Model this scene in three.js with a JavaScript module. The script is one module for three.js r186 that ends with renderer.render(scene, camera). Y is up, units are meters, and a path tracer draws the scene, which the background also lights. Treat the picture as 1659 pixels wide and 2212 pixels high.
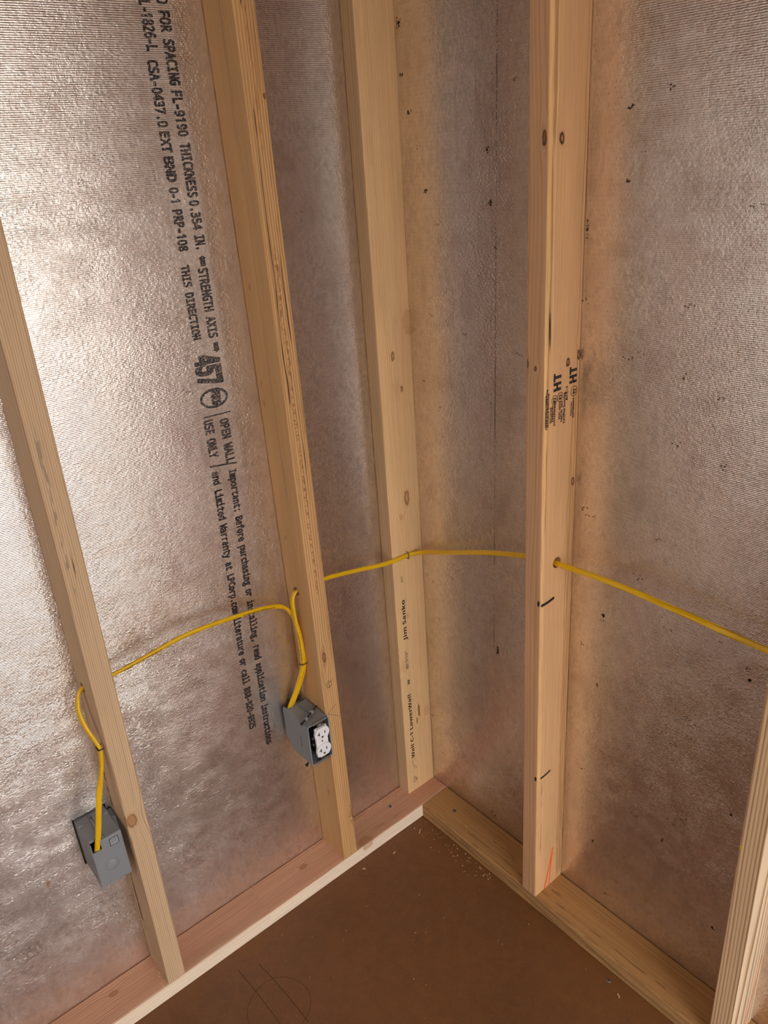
import * as THREE from 'three';
import { Brush, Evaluator, SUBTRACTION } from 'three-bvh-csg';
import { RoundedBoxGeometry } from 'three/addons/geometries/RoundedBoxGeometry.js';
import { mergeGeometries } from 'three/addons/utils/BufferGeometryUtils.js';

// ------------------------------------------------------------------ camera, sky, light
const V3 = (x, y, z) => new THREE.Vector3(x, y, z);
const scene = new THREE.Scene();
const camera = new THREE.PerspectiveCamera(66.426, 1659 / 2212, 0.05, 200);
{
  const yaw = 0.6647, pitch = -0.4299, roll = -0.0744;
  const f = V3(Math.sin(yaw) * Math.cos(pitch), Math.sin(pitch), -Math.cos(yaw) * Math.cos(pitch));
  const r0 = V3().crossVectors(f, V3(0, 1, 0)).normalize(), u0 = V3().crossVectors(r0, f);
  const u = u0.clone().multiplyScalar(Math.cos(roll)).addScaledVector(r0, -Math.sin(roll));
  camera.position.set(-1.0382, 1.5387, 1.2330);
  camera.up.copy(u);
  camera.lookAt(camera.position.clone().add(f));
}
const renderer = new THREE.WebGLRenderer({ antialias: true });
renderer.toneMapping = THREE.LinearToneMapping;
renderer.toneMappingExposure = 1.0;
renderer.shadowMap.enabled = true;
renderer.shadowMap.type = THREE.PCFSoftShadowMap;
// bright hazy sky, seen through the doorway behind the photographer
scene.background = new THREE.Color().setRGB(0.97, 0.985, 1.0);
scene.backgroundIntensity = 6.7;

// the room: x from -RX to 0, z from 0 to RZ
const RX = 2.6, RZ = 2.6, RH = 2.16;
const WIN = { z0: 0.35, z1: 0.95, y0: 1.35, y1: 1.95 };
const DOOR = { x0: -1.25, x1: -0.15, h: 2.02 };

// ------------------------------------------------------------------ helpers
const SH = (o) => { o.traverse((c) => { if (c.isMesh) { c.castShadow = true; c.receiveShadow = true; } }); return o; };
const taken = {};
function numbered(n) { if (!(n in taken)) { taken[n] = 0; return n; } taken[n]++; return n + '_' + String(taken[n]).padStart(3, '0'); }
function tag(o, label, category, group) { o.userData.label = label; o.userData.category = category; if (group) o.userData.group = group; return o; }
function thing(name, label, category, group) { const g = new THREE.Group(); g.name = numbered(name); tag(g, label, category, group); scene.add(g); return g; }
function part(name, geo, mat, parent) { const m = new THREE.Mesh(geo, mat); m.name = name; m.castShadow = m.receiveShadow = true; parent.add(m); return m; }
function struct(name, parentGroup) { const g = new THREE.Group(); g.name = name; g.userData.kind = 'structure'; scene.add(g); return g; }
function rng(seed) { let s = seed | 0; return () => { s = (s + 0x6d2b79f5) | 0; let t = Math.imul(s ^ (s >>> 15), 1 | s); t = (t + Math.imul(t ^ (t >>> 7), 61 | t)) ^ t; return ((t ^ (t >>> 14)) >>> 0) / 4294967296; }; }
const clamp = (v, a = 0, b = 1) => Math.min(b, Math.max(a, v));
const sstep = (a, b, v) => { const t = clamp((v - a) / (b - a)); return t * t * (3 - 2 * t); };
const mix = (a, b, t) => a + (b - a) * t;
function h3(x, y, z) { let h = Math.imul(x, 374761393) ^ Math.imul(y, 668265263) ^ Math.imul(z, 1274126177); h = Math.imul(h ^ (h >>> 13), 1274126177); return ((h ^ (h >>> 16)) >>> 0) / 4294967296; }
function noise3(x, y, z) { // value noise, -1..1
  const xi = Math.floor(x), yi = Math.floor(y), zi = Math.floor(z);
  let fx = x - xi, fy = y - yi, fz = z - zi;
  fx = fx * fx * (3 - 2 * fx); fy = fy * fy * (3 - 2 * fy); fz = fz * fz * (3 - 2 * fz);
  const a = mix(mix(h3(xi, yi, zi), h3(xi + 1, yi, zi), fx), mix(h3(xi, yi + 1, zi), h3(xi + 1, yi + 1, zi), fx), fy);
  const b = mix(mix(h3(xi, yi, zi + 1), h3(xi + 1, yi, zi + 1), fx), mix(h3(xi, yi + 1, zi + 1), h3(xi + 1, yi + 1, zi + 1), fx), fy);
  return mix(a, b, fz) * 2 - 1;
}
function canvasOf(w, h) { const c = document.createElement('canvas'); c.width = w; c.height = h; return [c, c.getContext('2d')]; }
function canvasTex(c, srgb) { const t = new THREE.CanvasTexture(c); t.magFilter = THREE.LinearFilter; if (srgb) t.colorSpace = THREE.SRGBColorSpace; t.wrapS = t.wrapT = THREE.ClampToEdgeWrapping; return t; }
function dataTex(data, w, h, srgb) { const t = new THREE.DataTexture(data, w, h, THREE.RGBAFormat, THREE.UnsignedByteType); t.magFilter = t.minFilter = THREE.LinearFilter; if (srgb) t.colorSpace = THREE.SRGBColorSpace; t.wrapS = t.wrapT = THREE.RepeatWrapping; t.needsUpdate = true; return t; }

// A flat print: quad from origin o along u (width w) and v (height h), ink drawn white on black as its alpha.
function print(name, parent, o, u, v, w, h, ppm, color, draw, rough = 0.85) {
  const W = Math.max(8, Math.round(w * ppm)), H = Math.max(8, Math.round(h * ppm));
  const [c, x] = canvasOf(W, H);
  x.fillStyle = '#000'; x.fillRect(0, 0, W, H); x.fillStyle = '#fff'; x.strokeStyle = '#fff'; x.lineCap = 'round'; x.textBaseline = 'alphabetic';
  draw(x, W, H, ppm / 1000);
  const a = canvasTex(c, false);
  const m = new THREE.MeshStandardMaterial({ color, roughness: rough, alphaMap: a, transparent: true, side: THREE.DoubleSide });
  const g = new THREE.BufferGeometry(), n = V3().crossVectors(u, v).normalize();
  const P = [[0, 0], [1, 0], [1, 1], [0, 1]].map(([s, t]) => o.clone().addScaledVector(u, s * w).addScaledVector(v, t * h));
  g.setAttribute('position', new THREE.Float32BufferAttribute(P.flatMap((p) => [p.x, p.y, p.z]), 3));
  g.setAttribute('normal', new THREE.Float32BufferAttribute(P.flatMap(() => [n.x, n.y, n.z]), 3));
  g.setAttribute('uv', new THREE.Float32BufferAttribute([0, 0, 1, 0, 1, 1, 0, 1], 2));
  g.setIndex([0, 1, 2, 0, 2, 3]);
  return part(name, g, m, parent);
}
// knock specks out of ink so that it looks stamped
function wornInk(x, W, H, seed, amount, size) {
  const r = rng(seed); x.fillStyle = '#000';
  for (let i = 0; i < W * H * amount; i++) { const s = size * (0.4 + r()); x.fillRect(r() * W, r() * H, s, s); }
}
// text stretched to fill a box (mm inside the canvas, y down)
function fitText(x, s, k, x0, y0, w, h, font, heavy = 0) {
  x.save(); x.font = font.replace('$', '100px'); const m = x.measureText(s), cap = 73;
  x.translate(x0 * k, (y0 + h) * k); x.scale(w * k / m.width, h * k / cap); x.fillText(s, 0, 0); if (heavy) { x.lineWidth = heavy; x.lineJoin = 'round'; x.strokeText(s, 0, 0); } x.restore();
}

// ------------------------------------------------------------------ wood
// texture: 512 px round the board (wide +Z, narrow +X, wide -Z, narrow -X), 2048 px along 2.048 m
const TW = 512, TL = 2048, PER = 254;
function woodTexture(o) {
  const d = new Uint8Array(TW * TL * 4), sd = o.seed * 17.31;
  const faceOf = new Int8Array(TW), A = new Float32Array(TW), B = new Float32Array(TW), S = new Float32Array(TW);
  for (let i = 0; i < TW; i++) {
    const s = (i + 0.5) / TW * PER;
    if (s < 89) { faceOf[i] = 0; A[i] = s - 44.5; B[i] = 19; S[i] = A[i]; }
    else if (s < 127) { faceOf[i] = 1; A[i] = 44.5; B[i] = 19 - (s - 89); S[i] = B[i]; }
    else if (s < 216) { faceOf[i] = 2; A[i] = 44.5 - (s - 127); B[i] = -19; S[i] = A[i]; }
    else { faceOf[i] = 3; A[i] = -44.5; B[i] = -19 + (s - 216); S[i] = B[i]; }
  }
  const knots = (o.knots || []).map((k) => ({ f: 0, rx: 5, ry: 8, pull: 6, dark: 0.6, reach: 3, ...k }));
  const streaks = o.streaks || [];
  const late = o.late, base = o.base, alt = o.alt || base;
  for (let j = 0; j < TL; j++) {
    const t = j + 0.5;
    const pa = o.pith[0] + (o.sway ?? 10) * noise3(t / 700, sd, 1.5), pb = o.pith[1] + (o.sway ?? 10) * 0.5 * noise3(t / 600, sd, 7.5);
    const kn = knots.filter((k) => Math.abs(t - k.t) < k.ry * k.reach * 2.6);
    const st = streaks.filter((k) => t > k.t0 && t < k.t1);
    for (let i = 0; i < TW; i++) {
      const a = A[i], b = B[i], f = faceOf[i];
      let R = Math.hypot(a - pa, b - pb) + 1.3 * noise3(a / 22, b / 22 + sd, t / 240) + 0.35 * noise3(a / 6, b / 6 + sd, t / 70);
      let kd = 0, kc = 0;
      for (const k of kn) {
        if (k.f !== f) continue;
        const dx = (S[i] - k.s) / k.rx, dt = (t - k.t) / k.ry, q = dx * dx + dt * dt;
        R += k.pull * Math.exp(-q / (k.reach * k.reach) * 1.2) * (dx > 0 ? 1 : -1) * Math.min(1, Math.abs(dx));
        const e = Math.sqrt(q) + 0.18 * noise3(S[i] / 3, t / 4, sd);
        if (e < 1) { kd = Math.max(kd, k.hollow ? k.dark * (e < 0.5 ? 0.15 : sstep(0.45, 0.62, e)) : k.dark * (0.55 + 0.45 * sstep(0.55, 0.95, e))); kc = Math.max(kc, clamp(k.dark * 1.1) * (1 - sstep(0.75, 1, e))); kd *= 0.93 + 0.07 * Math.cos(e * 13); }
        else kd = Math.max(kd, k.dark * 0.4 * Math.exp(-(e - 1) * 4.5));
      }
      const ph = R / o.ring, n = Math.floor(ph), v = ph - n;
      const str = 0.45 + 0.55 * h3(n, o.seed, 3);
      let l = sstep(0.35, 0.86, v) * (1 - sstep(0.9, 1, v)) * str * (o.contrast ?? 1);
      l *= f === 1 || f === 3 ? (o.edge ?? 1) : (o.wide ?? 1);
      const fib = 0.5 * noise3(S[i] * 1.9, t / 38, sd + f * 9) + 0.5 * noise3(S[i] * 0.8, t / 90, sd + f * 5);
      const bl = noise3(a / 30, b / 30 + sd, t / 160), bl2 = 0.5 + 0.5 * noise3(a / 40 + 40, b / 40, t / 420 + sd);
      const al = clamp(bl2 * (o.altAmount ?? 0.8));
      let r = mix(base[0], alt[0], al), g = mix(base[1], alt[1], al), bb = mix(base[2], alt[2], al);
      const faceTint = (o.tint && o.tint[f]) || null;
      if (faceTint) { r = mix(r, faceTint[0], faceTint[3]); g = mix(g, faceTint[1], faceTint[3]); bb = mix(bb, faceTint[2], faceTint[3]); }
      r = mix(r, late[0], l); g = mix(g, late[1], l); bb = mix(bb, late[2], l);
      let m = 1 + 0.055 * fib + 0.035 * bl;
      let dk = kd;
      for (const k of st) {
        if (k.f !== f) continue;
        const w = k.w * (0.6 + 0.8 * (0.5 + 0.5 * noise3(t / 25, k.s, sd))), c = k.s + (k.slope || 0) * (t - k.t0) + 2.2 * noise3(t / 60, k.s * 3, sd);
        const e = Math.abs(S[i] - c) / w;
        const fade = Math.min(1, (t - k.t0) / 30, (k.t1 - t) / 30);
        if (e < 1.6) { const x = k.dark * (1 - sstep(0.4, 1.5, e)) * fade * (k.patch ? sstep(-0.25, 0.35, noise3(t / k.patch, S[i] / 3, sd + 3)) : 1); if (k.col) { r = mix(r, k.col[0], x); g = mix(g, k.col[1], x); bb = mix(bb, k.col[2], x); } else dk = Math.max(dk, x); }
      }
      if (kc) { r = mix(r, 172, kc * 0.8); g = mix(g, 112, kc * 0.8); bb = mix(bb, 62, kc * 0.8); }
      const deep = sstep(0.3, 0.58, dk); r = mix(r * m, mix(136, 40, deep), dk); g = mix(g * m, mix(78, 22, deep), dk); bb = mix(bb * m, mix(36, 13, deep), dk);
      const p = (j * TW + i) * 4; d[p] = clamp(r, 0, 255); d[p + 1] = clamp(g, 0, 255); d[p + 2] = clamp(bb, 0, 255); d[p + 3] = 255;
    }
  }
  return dataTex(d, TW, TL, true);
}
const woodMat = (o, rough = 0.72) => new THREE.MeshStandardMaterial({ map: woodTexture(o), roughness: rough });

// rounded 2x4, length along +Y, wide along X, thickness along Z
function boardGeo(L, vOff = 0, r = 0.0032) {
  const hx = 0.0445, hz = 0.019, pts = [], seg = 3;
  const arc = (cx, cz, a0) => { for (let k = 0; k <= seg; k++) { const a = a0 + k / seg * Math.PI / 2; pts.push([cx + r * Math.sin(a), cz + r * Math.cos(a), Math.sin(a), Math.cos(a)]); } };
  arc(hx - r, hz - r, 0); arc(hx - r, -hz + r, Math.PI / 2); arc(-hx + r, -hz + r, Math.PI); arc(-hx + r, hz - r, Math.PI * 1.5);
  const nominal = (x, z, nx, nz) => { // position round the board in mm
    const X = x * 1000, Z = z * 1000;
    if (nz > 0.7071) return X + 44.5; if (nx >= 0.7071) return 89 + (19 - Z); if (nz < -0.7071) return 127 + (44.5 - X); return 216 + (Z + 19);
  };
  const pos = [], nor = [], uv = [], idx = [];
  const N = pts.length;
  for (let k = 0; k < N; k++) {
    const p = pts[k], q = pts[(k + 1) % N];
    const mx = p[2] + q[2], mz = p[3] + q[3], ml = Math.hypot(mx, mz), base = pos.length / 3;
    let up = nominal(p[0], p[1], mx / ml, mz / ml), uq = nominal(q[0], q[1], mx / ml, mz / ml);
    for (const [pt, u] of [[p, up], [q, uq]]) for (const y of [0, L]) { pos.push(pt[0], y, pt[1]); nor.push(pt[2], 0, pt[3]); uv.push(u / PER, vOff + y / 2.048); }
    idx.push(base, base + 2, base + 1, base + 1, base + 2, base + 3);
  }
  for (const [y, s] of [[0, -1], [L, 1]]) {
    const c = pos.length / 3; pos.push(0, y, 0); nor.push(0, s, 0); uv.push(0.17, 0.02);
    for (const p of pts) { pos.push(p[0], y, p[1]); nor.push(0, s, 0); uv.push((p[0] * 1000 + 44.5) / PER, 0.02 + p[1] * 0.2); }
    for (let k = 0; k < N; k++) { const a = c + 1 + k, b = c + 1 + (k + 1) % N; if (s > 0) idx.push(c, a, b); else idx.push(c, b, a); }
  }
  const g = new THREE.BufferGeometry();
  g.setAttribute('position', new THREE.Float32BufferAttribute(pos, 3)); g.setAttribute('normal', new THREE.Float32BufferAttribute(nor, 3)); g.setAttribute('uv', new THREE.Float32BufferAttribute(uv, 2)); g.setIndex(idx);
  return g;
}
const csg = new Evaluator(); csg.useGroups = false; csg.attributes = ['position', 'normal', 'uv'];
function drill(geo, holes) { // holes: [a, t, radius] through the thickness (Z)
  let b = new Brush(geo); b.updateMatrixWorld();
  for (const [a, t, r] of holes) {
    const c = new THREE.CylinderGeometry(r, r, 0.06, 20); c.rotateX(Math.PI / 2);
    const u = c.attributes.uv; for (let i = 0; i < u.count; i++) u.setXY(i, 0.1 + 0.02 * u.getX(i), 0.3 + 0.01 * u.getY(i));
    const h = new Brush(c); h.position.set(a, t, 0); h.updateMatrixWorld();
    const r2 = csg.evaluate(b, h, SUBTRACTION); b = new Brush(r2.geometry); b.updateMatrixWorld();
  }
  return b.geometry;
}
const qA = (ax, an) => new THREE.Quaternion().setFromAxisAngle(ax, an);
const PL = 0.038; // plate thickness
const SL = RH - 2 * PL; // stud length
// turn a stud for the left wall (wide runs out from the wall, +Z face looks to -x, +X face to the room) or keep it for the right wall
function standLeft(g, x, lean) { g.position.set(x, PL, 0.0445); g.quaternion.copy(qA(V3(0, 0, 1), -lean / 2)).multiply(qA(V3(0, 1, 0), -Math.PI / 2)); }
function standRight(g, z, lean) { g.position.set(-0.0445, PL, z); g.quaternion.copy(qA(V3(1, 0, 0), lean / 2)); }

// ------------------------------------------------------------------ foil-faced sheathing
const RIDGE = 0.00278, RAMP = 0.00023;
function ridge(s, y, seed) { // height of the foil over the board, metres
  const yy = y + 0.00035 * noise3(s * 22, y * 40, seed) + 0.00012 * noise3(s * 90, y * 160, seed + 4);
  const c = 0.5 + 0.5 * Math.cos(yy / RIDGE * Math.PI * 2);
  const amp = RAMP * (0.9 + 0.1 * noise3(s * 9, y * 9, seed + 9) + 0.3 * noise3(s * 45, y * 45, seed + 13));
  return amp * Math.pow(c, 1.6) + 0.00010 * noise3(s * 30, y * 18, seed + 21);
}
// sheet over s0..s1 (metres along the wall) and y0..y1, mapped to space by place(s, y, height)
function foilSheet(s0, s1, y0, y1, cols, place, normalOf, seed, lift, uvOf, per = 6) {
  const rows = Math.max(2, Math.round((y1 - y0) / RIDGE * per)), pos = [], nor = [], uv = [], idx = [], e = 0.00012;
  for (let j = 0; j <= rows; j++) for (let i = 0; i <= cols; i++) {
    const s = mix(s0, s1, i / cols), y = mix(y0, y1, j / rows), h = ridge(s, y, seed);
    const hy = (ridge(s, y + e, seed) - ridge(s, y - e, seed)) / (2 * e);
    const p = place(s, y, h + lift); pos.push(p[0], p[1], p[2]);
    const n = normalOf(0, hy); nor.push(n[0], n[1], n[2]);
    const w = uvOf(s, y); uv.push(w[0], w[1]);
    if (i < cols && j < rows) { const a = j * (cols + 1) + i, b = a + 1, c = a + cols + 1, d = c + 1; idx.push(a, b, d, a, d, c); }
  }
  const g = new THREE.BufferGeometry();
  g.setAttribute('position', new THREE.Float32BufferAttribute(pos, 3)); g.setAttribute('normal', new THREE.Float32BufferAttribute(nor, 3)); g.setAttribute('uv', new THREE.Float32BufferAttribute(uv, 2)); g.setIndex(idx);
  return g;
}
const FW = 1.3, FH = 2.2; // the part of each wall near the corner that is built in full
const foilUV = (s, y) => [s / FW, y / FH];
const placeL = (s, y, h) => [-s, y, h], normL = (a, b) => { const l = Math.hypot(1, b); return [0, -b / l, 1 / l]; };
const placeR = (s, y, h) => [-h, y, s], normR = (a, b) => { const l = Math.hypot(1, b); return [-1 / l, -b / l, 0]; };
// the strands of the board show through the foil as fine creases
const BT = 4; // the crease pattern repeats four times each way over the built part of the wall
function tnoise(x, y, px, py, seed) { // value noise that repeats after px, py cells, -1..1
  const xi = Math.floor(x), yi = Math.floor(y), w = (a, p) => ((a % p) + p) % p;
  let fx = x - xi, fy = y - yi; fx = fx * fx * (3 - 2 * fx); fy = fy * fy * (3 - 2 * fy);
  const x0 = w(xi, px), x1 = w(xi + 1, px), y0 = w(yi, py), y1 = w(yi + 1, py);
  return mix(mix(h3(x0, y0, seed), h3(x1, y0, seed), fx), mix(h3(x0, y1, seed), h3(x1, y1, seed), fx), fy) * 2 - 1;
}
function foilBump(seed) {
  const N = 2048, [c, x] = canvasOf(N, N), r = rng(seed), TX = FW / BT, TY = FH / BT;
  x.fillStyle = '#808080'; x.fillRect(0, 0, N, N);
  const kx = N / TX, ky = N / TY;
  x.save(); x.scale(kx, ky);
  const wrap = (f) => { for (const ox of [-TX, 0, TX]) for (const oy of [-TY, 0, TY]) { x.save(); x.translate(ox, oy); f(); x.restore(); } };
  for (let i = 0; i < 420; i++) {
    const cx = r() * TX, cy = r() * TY, L = 0.02 + 0.07 * r(), w = 0.003 + 0.012 * r(), a = Math.PI / 2 + (r() - 0.5) * 1.5, v = Math.round(100 + 56 * r());
    wrap(() => { x.translate(cx, cy); x.rotate(a); x.globalAlpha = 0.09; x.fillStyle = `rgb(${v},${v},${v})`; x.fillRect(-L / 2, -w / 2, L, w); });
  }
  x.globalAlpha = 1;
  for (let i = 0; i < 520; i++) {
    const cx = r() * TX, cy = r() * TY, L = 0.004 + 0.03 * r() * r(), a = Math.PI / 2 + (r() - 0.5) * 1.7, v = r() < 0.5 ? 50 + 50 * r() : 150 + 60 * r(), bend = (r() - 0.5) * 0.006, al = 0.1 + 0.2 * r(), lw = 0.0006 + 0.001 * r();
    wrap(() => { x.strokeStyle = `rgba(${v | 0},${v | 0},${v | 0},${al})`; x.lineWidth = lw; x.beginPath(); x.moveTo(cx, cy); x.quadraticCurveTo(cx + Math.cos(a) * L / 2 + bend, cy + Math.sin(a) * L / 2, cx + Math.cos(a) * L, cy + Math.sin(a) * L); x.stroke(); });
  }
  x.restore();
  const im = x.getImageData(0, 0, N, N), D = im.data;
  const q = (f, T) => Math.max(1, Math.round(f * T));
  const n1x = q(60, TX), n1y = q(46, TY), n2x = q(250, TX), n2y = q(330, TY), n3x = q(560, TX), n3y = q(760, TY), n0x = q(14, TX), n0y = q(12, TY);
  for (let j = 0; j < N; j++) for (let i = 0; i < N; i++) {
    const u = i / N, w = j / N, p = (j * N + i) * 4, m = 0.75 + 0.25 * tnoise(u * n0x, w * n0y, n0x, n0y, seed + 1);
    const v = D[p] + 6 * tnoise(u * n1x, w * n1y, n1x, n1y, seed + 7) + m * (34 * tnoise(u * n2x, w * n2y, n2x, n2y, seed) + 24 * tnoise(u * n3x, w * n3y, n3x, n3y, seed + 3));
    D[p] = D[p + 1] = D[p + 2] = clamp(v, 0, 255);
  }
  x.putImageData(im, 0, 0);
  const t = canvasTex(c, false); t.wrapS = t.wrapT = THREE.RepeatWrapping; t.repeat.set(BT, BT); return t;
}
function foilColor(seed, paint, tone, perf) {
  const N = 2048, [c, x] = canvasOf(N, N), r = rng(seed), img = x.createImageData(N, N), D = img.data;
  for (let j = 0; j < N; j++) {
    const y = (1 - (j + 0.5) / N) * FH;
    for (let i = 0; i < N; i++) {
      const s = (i + 0.5) / N * FW;
      const b = noise3(s * 14, y * 9, seed), b2 = noise3(s * 60, y * 34, seed + 2), b3 = noise3(s * 240, y * 150, seed + 5);
      const st = sstep(0.1, 0.8, 0.35 * b + 0.55 * b2 + 0.4 * b3); // patches of darker reflection painted into the foil colour
      const m = 1 + 0.03 * b2 + 0.05 * b3;
      const p = (j * N + i) * 4;
      D[p] = clamp(mix(tone[0], tone[0] * 0.9, st) * m, 0, 255); D[p + 1] = clamp(mix(tone[1], tone[1] * 0.885, st) * m, 0, 255); D[p + 2] = clamp(mix(tone[2], tone[2] * 0.885, st) * m, 0, 255); D[p + 3] = 255;
    }
  }
  x.putImageData(img, 0, 0);
  x.save(); x.translate(0, N); x.scale(N / FW, -N / FH); // metres, y up
  // perforations
  x.fillStyle = `rgba(60,42,34,${perf})`;
  for (let y = 0; y < FH; y += RIDGE * 2.5) for (let s = 0; s < FW; s += 0.0062) { const q = r(); if (q < 0.82) { const k = 0.0003 + 0.00035 * q; x.beginPath(); x.ellipse(s + 0.0008 * r() + (Math.round(y / (RIDGE * 2.5)) % 2) * 0.0031, y + 0.0006 * r(), k, k, 0, 0, 7); x.fill(); } }
  paint(x, r);
  x.restore();
  return canvasTex(c, true);
}
function scuff(x, r, s, y, w, h, n, col = 'rgba(26,20,18,0.8)') { x.fillStyle = col; for (let i = 0; i < n; i++) { const a = (r() + r() - 1), b = (r() + r() - 1); x.beginPath(); x.ellipse(s + a * w, y + b * h, 0.0006 + 0.0014 * r(), 0.0005 + 0.0006 * r(), 0, 0, 7); x.fill(); } }
const foilRough = 0.26, FOILTONE = [230, 223, 218];
const matFoilL = new THREE.MeshStandardMaterial({ metalness: 0.97, roughness: foilRough, map: foilColor(11, (x, r) => {
  for (let i = 0; i < 26; i++) scuff(x, r, r() * FW, r() * 1.9, 0.02, 0.012, 5, 'rgba(60,44,38,0.6)');
  scuff(x, r, 0.92, 0.36, 0.004, 0.010, 40, 'rgba(190,150,96,0.5)');
}, FOILTONE, 0.22), bumpMap: foilBump(21), bumpScale: 0.0009 });
const matFoilR = new THREE.MeshStandardMaterial({ metalness: 0.97, roughness: foilRough, map: foilColor(31, (x, r) => {
  for (let y = 0.55; y < 1.8; y += 0.0028) { const on = 0.5 + 0.5 * noise3(y * 14, 2, 3), s = 0.247 + y * 0.018; if (r() < on * 1.1) { x.fillStyle = `rgba(22,16,14,${0.35 + 0.5 * on})`; x.fillRect(s - 0.0014 * on, y, 0.0022 * on + 0.0008, 0.0011); } if (r() < on * 0.5) { x.fillRect(s - 0.011, y, 0.0012, 0.0011); } }
  for (const [s, y, w, h, n] of [[0.049, 1.739, 0.006, 0.009, 26], [0.05, 1.66, 0.006, 0.004, 12], [0.065, 1.60, 0.008, 0.004, 14], [0.525, 1.573, 0.006, 0.004, 12], [0.525, 1.479, 0.005, 0.003, 10], [0.527, 0.752, 0.003, 0.004, 22], [0.799, 0.754, 0.003, 0.004, 16], [0.46, 1.416, 0.002, 0.02, 16], [0.523, 0.595, 0.004, 0.004, 8], [0.533, 0.2, 0.003, 0.004, 12], [0.685, 0.322, 0.004, 0.01, 10], [0.803, 0.476, 0.004, 0.006, 14], [0.802, 0.192, 0.004, 0.006, 14], [0.268, 0.55, 0.005, 0.012, 40], [0.26, 1.45, 0.004, 0.006, 18], [0.255, 1.53, 0.004, 0.006, 14], [0.10, 1.47, 0.006, 0.004, 18], [0.72, 0.40, 0.02, 0.03, 10]]) scuff(x, r, s, y, w, h, n);
  for (let i = 0; i < 90; i++) scuff(x, r, r() * FW, r() * 1.9, 0.012, 0.006, 3 + 5 * r(), 'rgba(48,34,28,0.7)');
}, FOILTONE, 0.65), bumpMap: foilBump(41), bumpScale: 0.0009 });
const matFoilPlain = new THREE.MeshStandardMaterial({ metalness: 0.5, roughness: 0.5, color: 0xeee8e2 });
const matOSB = new THREE.MeshStandardMaterial({ color: 0x9a7348, roughness: 0.9 });
const matSiding = new THREE.MeshStandardMaterial({ color: 0x6b5a48, roughness: 0.8 });

const boxG = (x0, x1, y0, y1, z0, z1) => { const g = new THREE.BoxGeometry(x1 - x0, y1 - y0, z1 - z0); g.translate((x0 + x1) / 2, (y0 + y1) / 2, (z0 + z1) / 2); return g; };
const TH = 0.011; // board thickness
// cut-out behind the outdoor box on the left wall (s along -x)
const CUT = { s0: 0.7885, s1: 0.8515, y0: 0.356, y1: 0.4655 };
{
  const w = struct('wall_left');
  const shp = new THREE.Shape([[0.02, -0.02], [0.02, RH + 0.02], [-RX, RH + 0.02], [-RX, -0.02]].map(([a, b]) => new THREE.Vector2(a, b)));
  shp.holes.push(new THREE.Path([[-CUT.s0, CUT.y0], [-CUT.s1, CUT.y0], [-CUT.s1, CUT.y1], [-CUT.s0, CUT.y1]].map(([a, b]) => new THREE.Vector2(a, b))));
  const osb = new THREE.ExtrudeGeometry(shp, { depth: TH, bevelEnabled: false }); osb.translate(0, 0, -TH - 0.0004);
  part('sheathing_board', osb, matOSB, w);
  part('outer_siding', boxG(-RX - 0.02, 0.03, -0.02, RH + 0.02, -0.03, -0.0125), matSiding, w);
  const sh = (s0, s1, y0, y1, c) => foilSheet(s0, s1, y0, y1, c, (s, y, h) => placeL(s, y, h), normL, 5, 0, foilUV);
  const g = mergeGeometries([sh(0, CUT.s0, 0, FH - 0.04, 26), sh(CUT.s1, FW, 0, FH - 0.04, 14), sh(CUT.s0, CUT.s1, 0, CUT.y0, 3), sh(CUT.s0, CUT.s1, CUT.y1, FH - 0.04, 3)]);
  // s runs to -x, so turn the faces round to look into the room
  const ix = g.index.array; for (let i = 0; i < ix.length; i += 3) { const t = ix[i + 1]; ix[i + 1] = ix[i + 2]; ix[i + 2] = t; }
  part('foil_facing', g, matFoilL, w);
  part('foil_facing', boxG(-RX, -FW, 0, RH, -0.0003, 0.0003), matFoilPlain, w);
}
{
  const w = struct('wall_right');
  part('sheathing_board', boxG(0.0004, TH, -0.02, RH + 0.02, 0, RZ), matOSB, w);
  part('outer_siding', boxG(0.0125, 0.03, -0.02, RH + 0.02, -0.03, RZ + 0.02), matSiding, w);
  const g = foilSheet(0, FW, 0, FH - 0.04, 42, placeR, normR, 8, 0, foilUV);
  part('foil_facing', g, matFoilR, w);
  part('foil_facing', boxG(-0.0003, 0.0003, 0, RH, FW, RZ), matFoilPlain, w);
}
{ // the two walls behind the photographer, the doorway in one of them
  const w = struct('wall_back');
  const sb = new THREE.Shape([[0, -0.02], [RZ, -0.02], [RZ, RH], [0, RH]].map(([a, b]) => new THREE.Vector2(a, b)));
  sb.holes.push(new THREE.Path([[WIN.z0, WIN.y0], [WIN.z1, WIN.y0], [WIN.z1, WIN.y1], [WIN.z0, WIN.y1]].map(([a, b]) => new THREE.Vector2(a, b))));
  const gb = new THREE.ExtrudeGeometry(sb, { depth: 0.03, bevelEnabled: false }); gb.rotateY(-Math.PI / 2); gb.translate(-RX, 0, 0);
  part('foil_facing', gb, matFoilPlain, w);
  const d = struct('wall_front');
  const s = new THREE.Shape([[0.03, -0.02], [0.03, RH + 0.02], [-RX - 0.03, RH + 0.02], [-RX - 0.03, -0.02], [DOOR.x0, -0.02], [DOOR.x0, DOOR.h], [DOOR.x1, DOOR.h], [DOOR.x1, -0.02]].map(([a, b]) => new THREE.Vector2(a, b)));
  const g = new THREE.ExtrudeGeometry(s, { depth: 0.03, bevelEnabled: false }); g.translate(0, 0, RZ);
  part('foil_facing', g, matFoilPlain, d);
}
const matCeil = new THREE.MeshStandardMaterial({ color: 0x86673f, roughness: 0.85 });
{ const c = struct('ceiling'); part('roof_deck', boxG(-RX - 0.03, 0.03, RH, RH + 0.03, -0.03, RZ + 0.03), matCeil, c); }
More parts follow.
